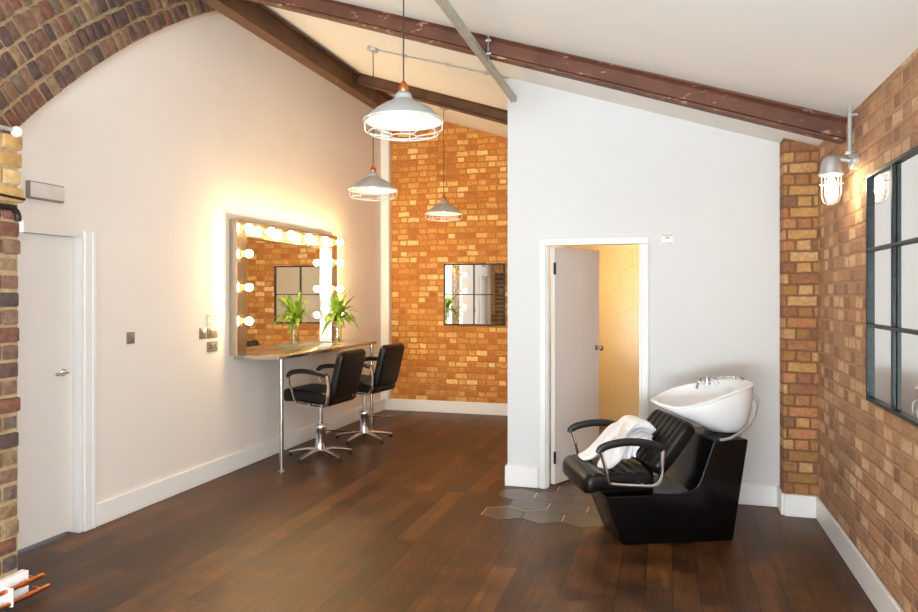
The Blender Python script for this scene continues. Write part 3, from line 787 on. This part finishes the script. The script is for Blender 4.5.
def onwall(u, v):
    r = (u - 459) / 704; z = -XL / (-(r * math.cos(TH) - math.sin(TH))) * -1 if False else XL / (r * math.cos(TH) - math.sin(TH))
    return z * (r * math.sin(TH) + math.cos(TH)), 1.58 + (294 - v) * z / 704
for nm, lab, cat, u, v, w, h, mat, kind in (
        ('control_plate', 'white control plate topmost of the cluster left of the vanity mirror', 'switch', 212, 320, .14, .095, M['white'], 'slots'),
        ('light_switch', 'narrow taupe switch leftmost of the cluster left of the vanity mirror', 'switch', 202.2, 333.5, .08, .09, M['taupe'], 'rocker'),
        ('wall_socket', 'upper double socket left of the vanity mirror', 'socket', 212, 333, .14, .085, M['taupe'], 'double'),
        ('wall_socket', 'lower double socket left of the vanity mirror', 'socket', 212, 346.5, .14, .085, M['taupe'], 'double')):
    y, zz = onwall(u, v); plate(nm, lab, cat, (XL, y, zz), RL, w, h, mat, kind)
plate('control_plate', 'small white control plate on the partition right of the open door', 'switch', (-.005, YP + .001, 2.005), 0, .085, .085, M['trim'], 'slots')

em = thing('emergency_light', 'slim pale emergency light above the closed white door', 'light', (XL - .001, 3.47, 2.215))
MB().box((0, -.132, -.054), (.028, .132, .054), bevel=.006, seg=2).build('housing', M['taupe'], em)
MB().box((.026, -.124, -.046), (.04, .124, .046), bevel=.008, seg=2).build('diffuser', M['diffuser'], em)

# services on the pier
t = thing('security_sensor', 'white round sensor on a conduit above the yellow bricks', 'sensor', (PX, 2.82, 2.405))
MB().tube([(.012, -.9, .018), (.012, -.02, .012)], .011, 8).build('conduit', M['galv'], t)
MB().ball((.014, .0, .008), .028, 16, 12, sc=(1, 1, 1)).build('cap', M['trim'], t)
t = tag(MB().tube(bez([(PX + .015, 1.9, 2.02), (PX + .015, 2.72, 2.02), (PX + .015, 2.80, 2.012), (PX + .015, 2.825, 1.985), (PX + .015, 2.825, 1.955)], 5), .016, 10).build('iron_pipe', M['pipe_black']), 'black iron pipe running across the left brick pier', 'pipe')
tag(MB().tube([(PX + .02, 1.9, 2.085), (PX + .02, 2.6, 2.083), (PX + .02, 2.86, 2.07)], .007, 8).build('cable', M['pipe_black']), 'thin black cable above the iron pipe on the pier', 'cable')
jb = MB().box((PX - .04, PY + .004, 1.90), (PX - .004, PY + .03, 1.965), bevel=.004).build('junction_box', M['trim'])
tag(jb, 'small white junction box on the pier corner by the door head', 'box')
def copper(x0, z, yend, label):
    t = thing('copper_pipe', label, 'pipe', (PX, 0, 0), 0, 'copper pipes at the foot of the pier')
    MB().tube(bez([(x0, 1.5, z), (x0, yend - .06, z), (x0, yend - .015, z + .002), (x0 - .018, yend, z + .004), (x0 - .05, yend + .004, z + .004)], 5), .012, 10).build('pipe_run', M['copper'], t)
    MB().tube([(x0, yend - .075, z), (x0, yend - .04, z)], .0148, 10).build('collar', M['copper'], t)
copper(.055, .095, 2.885, 'upper copper pipe along the skirting of the brick pier')
copper(.075, .035, 2.90, 'lower copper pipe along the skirting of the brick pier')
tag(MB().box((PX + .029, 2.725, .018), (PX + .09, 2.737, .112), bevel=.004).build('pipe_clip', M['trim']), 'white clip holding the two copper pipes', 'clip')

# ---------------------------------------------------------------- hair wash unit (local +x towards the basin, +y away from the viewer)
WROT = math.atan2(.39, .92)
wu = thing('hair_wash_unit', 'black backwash chair with white basin in front of the partition', 'wash chair', (-.27, 4.524, 0), WROT)
prof = [(0, 0.004), (.727, 0.004), (.815, .655), (.584, .655), (.50, .42), (.475, .37), (.43, .338), (.37, .325), (-.123, .325)]
m = MB(); m.prism([(x, -.03, z) for x, z in prof], (0, .46, 0), bevel=.012, seg=3)
for v in m.bm.verts:
    k = 1 - min(1, v.co.z / .32)
    v.co.y = .2 + (v.co.y - .2) * (1 - .13 * k)
m.build('base', M['gloss_black'], wu, angle=30)
def ws(x, y, z): 
    return (x - .045, y + .2, z + .42 - (.03 * (max(0, -x - .12) / .12) ** 2) + .02 * (x / .2) * 0)
cushion(.46, .57, .12, .04, .06, 7, ws, depth=.01, along='y').build('seat', M['vinyl'], wu)
ba = math.atan2(.79 - .50, .385 - .156)
bc = Vector(((.156 + .385) / 2 + .005, .2, (.50 + .79) / 2 + .0)); ux = Vector((math.cos(ba), 0, math.sin(ba))); uz = Vector((-math.sin(ba), 0, math.cos(ba)))
def wb(x, y, z): return bc + ux * x + Vector((0, 1, 0)) * y + uz * (z - .05)
cushion(.385, .55, .10, .035, .055, 7, wb, depth=.012, along='x').build('backrest', M['vinyl'], wu)
m = MB(); m.box((-.12, .06, .315), (.12, .34, .37), bevel=.01); m.box((.1, .1, .32), (.24, .30, .44), bevel=.01); m.build('seat_support', M['black_steel'], wu)
for sy, y in ((-1, -.125), (1, .525)):
    fr = MB()
    fr.tube(bez([(-.185, y, .625), (-.165, y, .56), (-.145, y, .48), (-.135, y, .44), (-.11, y, .425), (0, y, .415), (.13, y, .408), (.175, y, .425), (.195, y, .47), (.205, y, .56), (.21, y, .625)], 5), .019, 10, flat=(.55, 1.2))
    a = fr.build('arm_frame', M['chrome'], wu)
    MB().tube(bez([(-.195, y, .612), (-.18, y, .642), (-.12, y, .665), (-.02, y, .678), (.08, y, .672), (.16, y, .652), (.225, y, .628)], 5), [.014] + [.019] * 28 + [.019, .013], 12, flat=(1.3, .8)).build('arm_pad', M['black_plastic'], a)
    for bx in (-.06, .08): MB().tube([(bx, y, .416), (bx, y - sy * .07, .418)], .011, 8).build('arm_bolt', M['chrome'], wu)

# basin
def basin():
    m = MB(); N = 56
    ctr = .60
    def rim(ph):
        cx, sy = math.cos(ph), math.sin(ph)
        ax = .332 if cx > 0 else .325
        e = .82 if cx > 0 else .9
        x = ctr + ax * math.copysign(abs(cx) ** e, cx)
        w = .245 * (1 - .22 * max(0, -cx) ** 1.5)
        y = .2 + w * math.copysign(abs(sy) ** e, sy)
        K = [(.20, .882), (.28, .872), (.36, .866), (.47, .896), (.59, .928), (.75, .968), (.95, 1.0), (1.1, 1.01)]
        h = K[-1][1]
        for (xa, ha), (xb, hb) in zip(K, K[1:]):
            if xa <= x <= xb:
                q = (x - xa) / (xb - xa); h = ha + (hb - ha) * q; break
        h += .09 * (y - .2) * max(0, min(1, (.75 - x) / .3))
        return Vector((x, y, h))
    def ringat(f):
        return [f(2 * PI * k / N) for k in range(N)]
    bx = .765
    rows = []
    T = .022
    # outside, bottom up
    steps = [0, .06, .16, .28, .42, .56, .70, .82, .91, .97, 1.0]
    for s in steps:
        def f(ph, s=s):
            R = rim(ph); b = Vector((bx + .115 * math.cos(ph), .2 + .115 * math.sin(ph), .675))
            cx = math.cos(ph)
            g = math.sin(s * PI / 2) ** (.95 if cx > -.2 else .95 + .2 * (-cx - .2)) if False else (1 - (1 - s) ** (1.9 if cx > -.1 else 1.9 - .75 * (-cx - .1)))   # plan spread
            hz = s ** (1.35 + .0 * cx) if cx > -.1 else s ** (1.35 - .62 * (-cx - .1))
            p = Vector((b.x + (R.x - b.x) * g, b.y + (R.y - b.y) * g, b.z + (R.z - .012 - b.z) * hz))
            return p
        rows.append(ringat(f))
    # rolled rim
    def off(inset, dz):
        def f(ph):
            R = rim(ph); c = Vector((ctr + .03, .2, R.z)); d = (c - R); d.z = 0
            L = d.length; return R + d * (inset / L) + Vector((0, 0, dz))
        return f
    rows.append(ringat(off(-.006, -.004))); rows.append(ringat(off(0, .004))); rows.append(ringat(off(.012, .006))); rows.append(ringat(off(.024, 0)))
    for s in (.12, .3, .5, .7, .86, .96, 1.0):
        def f(ph, s=s):
            R = off(.026, -.004)(ph); b = Vector((.70 + .03 * math.cos(ph), .2 + .03 * math.sin(ph), .745))
            g = 1 - math.cos(s * PI / 2) ** .8 if False else s ** 1.6
            hz = math.sin(s * PI / 2) ** .9
            return Vector((R.x + (b.x - R.x) * g, R.y + (b.y - R.y) * g, R.z + (b.z - R.z) * hz))
        rows.append(ringat(f))
    V = m.grid(rows, closed_u=True)
    m.bm.faces.new(V[0][::-1]); m.bm.faces.new(V[-1])
    bmesh.ops.recalc_face_normals(m.bm, faces=m.bm.faces)
    return m
bs = basin().build('basin', M['porcelain'], wu, angle=70)
MB().lathe([(0, 0), (.026, 0), (.026, .004), (.018, .006), (0, .004)], 18, M4=Matrix.Translation((.70, .2, .746))).build('drain', M['chrome'], bs)
m = MB(); m.lathe([(.0, .654), (.12, .654), (.115, .664), (.10, .668), (.105, .684), (.12, .688), (0, .688)], 28, M4=Matrix.Translation((.755, .2, 0)))
m.build('basin_collar', M['black_plastic'], wu)
m = MB()
m.tube(bez([(.91, .09, .90), (.915, .06, .87), (.905, .045, .82), (.87, .03, .76), (.80, .0, .71), (.70, -.025, .668), (.62, -.035, .657)], 5), .006, 8, flat=(1.5, .6))
m.tube(bez([(.915, .085, .93), (.935, .07, .90), (.932, .06, .85), (.912, .055, .84)], 5), .0055, 8)
m.build('tilt_bracket', M['galv'], wu)
fa = MB()
fa.lathe([(.028, 0), (.028, .01), (.022, .014), (.021, .045), (.018, .052), (0, .054)], 18, M4=Matrix.Translation((.745, .40, .95)))
fa.tube(bez([(.745, .40, .985), (.70, .365, 1.0), (.65, .325, .985), (.625, .305, .935)], 5), .009, 10)
fa.tube([(.745, .40, .99), (.78, .365, .985), (.80, .345, .955)], .008, 8)
f1 = fa.build('tap', M['chrome'], bs)
m = MB(); m.tube(bez([(.765, .395, .98), (.80, .36, 1.0), (.845, .31, 1.01), (.88, .25, 1.015)], 5), [.009] * 10 + [.011] * 5 + [.013], 10)
m.lathe([(.0, -.012), (.026, -.012), (.03, 0), (.024, .012), (0, .016)], 18, M4=Matrix.Translation((.892, .22, 1.01)) @ Matrix.Rotation(.5, 4, 'Y'))
m.build('spray_head', M['chrome'], bs)

# towel: pleated bundle flopped on the seat against the backrest
def towel():
    m = MB(); rnd = random.Random(2)
    def tongue(path, widths, thick, pleats, seed):
        P = bez(path, 7); n = len(P); NS = 36
        rows = []
        for i, p in enumerate(P):
            t = i / (n - 1)
            d = (P[min(i + 1, n - 1)] - P[max(i - 1, 0)]).normalized()
            sd = Vector((0, 1, 0)); sd = (sd - d * sd.dot(d)).normalized(); nn = d.cross(sd)
            k = t * (len(widths) - 1); a = int(min(k, len(widths) - 2)); w = widths[a] + (widths[a + 1] - widths[a]) * (k - a)
            th = thick[a] + (thick[a + 1] - thick[a]) * (k - a)
            endf = min(1, (min(t, 1 - t) * (n - 1) + .35) / 2.2) ** .5
            row = []
            for q in range(NS):
                ang = 2 * PI * q / NS; c, s = math.cos(ang), math.sin(ang)
                x = w * math.copysign(abs(c) ** .75, c) * endf; y = th * math.copysign(abs(s) ** .8, s) * endf
                y += .004 * math.sin(x * pleats + seed + t * 2.0) * (1 if abs(c) < .97 else .2)
                x += .006 * math.sin(t * 9 + seed + s * 2)
                row.append(p + sd * x + nn * y)
            rows.append(row)
        V = m.grid(rows, closed_u=True)
        m.bm.faces.new(V[0][::-1]); m.bm.faces.new(V[-1])
    outer = [(.265, .685), (.205, .742), (.12, .748), (.055, .68), (.025, .58), (.02, .50)]
    for k in range(6):
        f = 1 - .125 * k
        pth = [(.18 + (x - .18) * f, .205 + .012 * math.sin(k * 2.1), max(.499 + .002 * k, .535 + (zz - .535) * f)) for x, zz in outer]
        w = .118 - .008 * (k % 3) + .006 * math.sin(k * 3)
        tongue(pth, [w * .92, w, w, w, w * .96, w * .9], [.011, .0125, .013, .013, .0125, .011], 34, k * 1.3)
    tongue([(.10, .26, .70), (.03, .28, .66), (-.05, .29, .58), (-.13, .29, .515), (-.20, .285, .497)], [.06, .075, .075, .07, .05], [.035, .035, .03, .022, .014], 60, 2)
    tongue([(.04, .10, .64), (.0, .09, .60), (-.05, .07, .55), (-.10, .05, .505), (-.13, .04, .495)], [.05, .07, .075, .07, .045], [.04, .045, .045, .03, .014], 60, 4)
    bmesh.ops.recalc_face_normals(m.bm, faces=m.bm.faces)
    return m
tw = towel().build('towel', M['towel'], None, angle=180)
tw.location = (-.27, 4.524, 0); tw.rotation_euler = (0, 0, WROT)
tag(tw, 'white towel heaped on the black seat of the wash chair', 'towel')
r = tw.modifiers.new('remesh', 'REMESH'); r.mode = 'VOXEL'; r.voxel_size = .0038; r.use_smooth_shade = True
s_ = tw.modifiers.new('smooth', 'SMOOTH'); s_.iterations = 2

# ---------------------------------------------------------------- light
w = bpy.data.worlds.new('world'); bpy.context.scene.world = w; w.use_nodes = True
w.node_tree.nodes['Background'].inputs[0].default_value = (.75, .86, 1.0, 1); w.node_tree.nodes['Background'].inputs[1].default_value = 1.0
def area(name, loc, rot, sx, sy, power, col):
    L = bpy.data.lights.new(name, 'AREA'); L.shape = 'RECTANGLE'; L.size = sx; L.size_y = sy; L.energy = power; L.color = col
    o = bpy.data.objects.new(name, L); C.objects.link(o); o.location = loc; o.rotation_euler = rot; return o
area('daylight', ((WX0 + WX1) / 2, YF - .2, (WZ0 + WZ1) / 2), (PI / 2, 0, 0), 3.6, 2.05, 45, (.93, .97, 1.0))
area('side_fill', (XR + .25, (SY0 + SY1) / 2, (SZ0 + SZ1) / 2), (PI / 2 + .12, 0, PI / 2), 3.3, 1.7, 205, (.88, .95, 1.0))  # fill added outside the side window to brighten the left wall
area('ceiling_fill', ((WX0 + WX1) / 2, YF - .35, .3), (PI / 2 + 1.0, 0, 0), 3.6, 1.2, 1050, (.84, .93, 1.0))  # upward fill added low outside to brighten the ceiling

# ---------------------------------------------------------------- camera
cam = bpy.data.cameras.new('camera'); co = bpy.data.objects.new('camera', cam); C.objects.link(co)
cam.sensor_width = 36; cam.lens = 704 / 918 * 36; cam.shift_y = -12 / 918
cam.clip_start = .05
co.location = (0, 0, 1.58); co.rotation_euler = (PI / 2, 0, TH)
sc = bpy.context.scene; sc.camera = co
sc.view_settings.view_transform = 'Standard'; sc.view_settings.look = 'None'
sc.view_settings.gamma = 1; sc.view_settings.use_curve_mapping = False; sc.view_settings.exposure = 0.40
sc.cycles.max_bounces = 10; sc.cycles.diffuse_bounces = 5; sc.cycles.glossy_bounces = 5; sc.cycles.transparent_max_bounces = 12
sc.cycles.sample_clamp_indirect = 6
sc.cycles.use_denoising = True
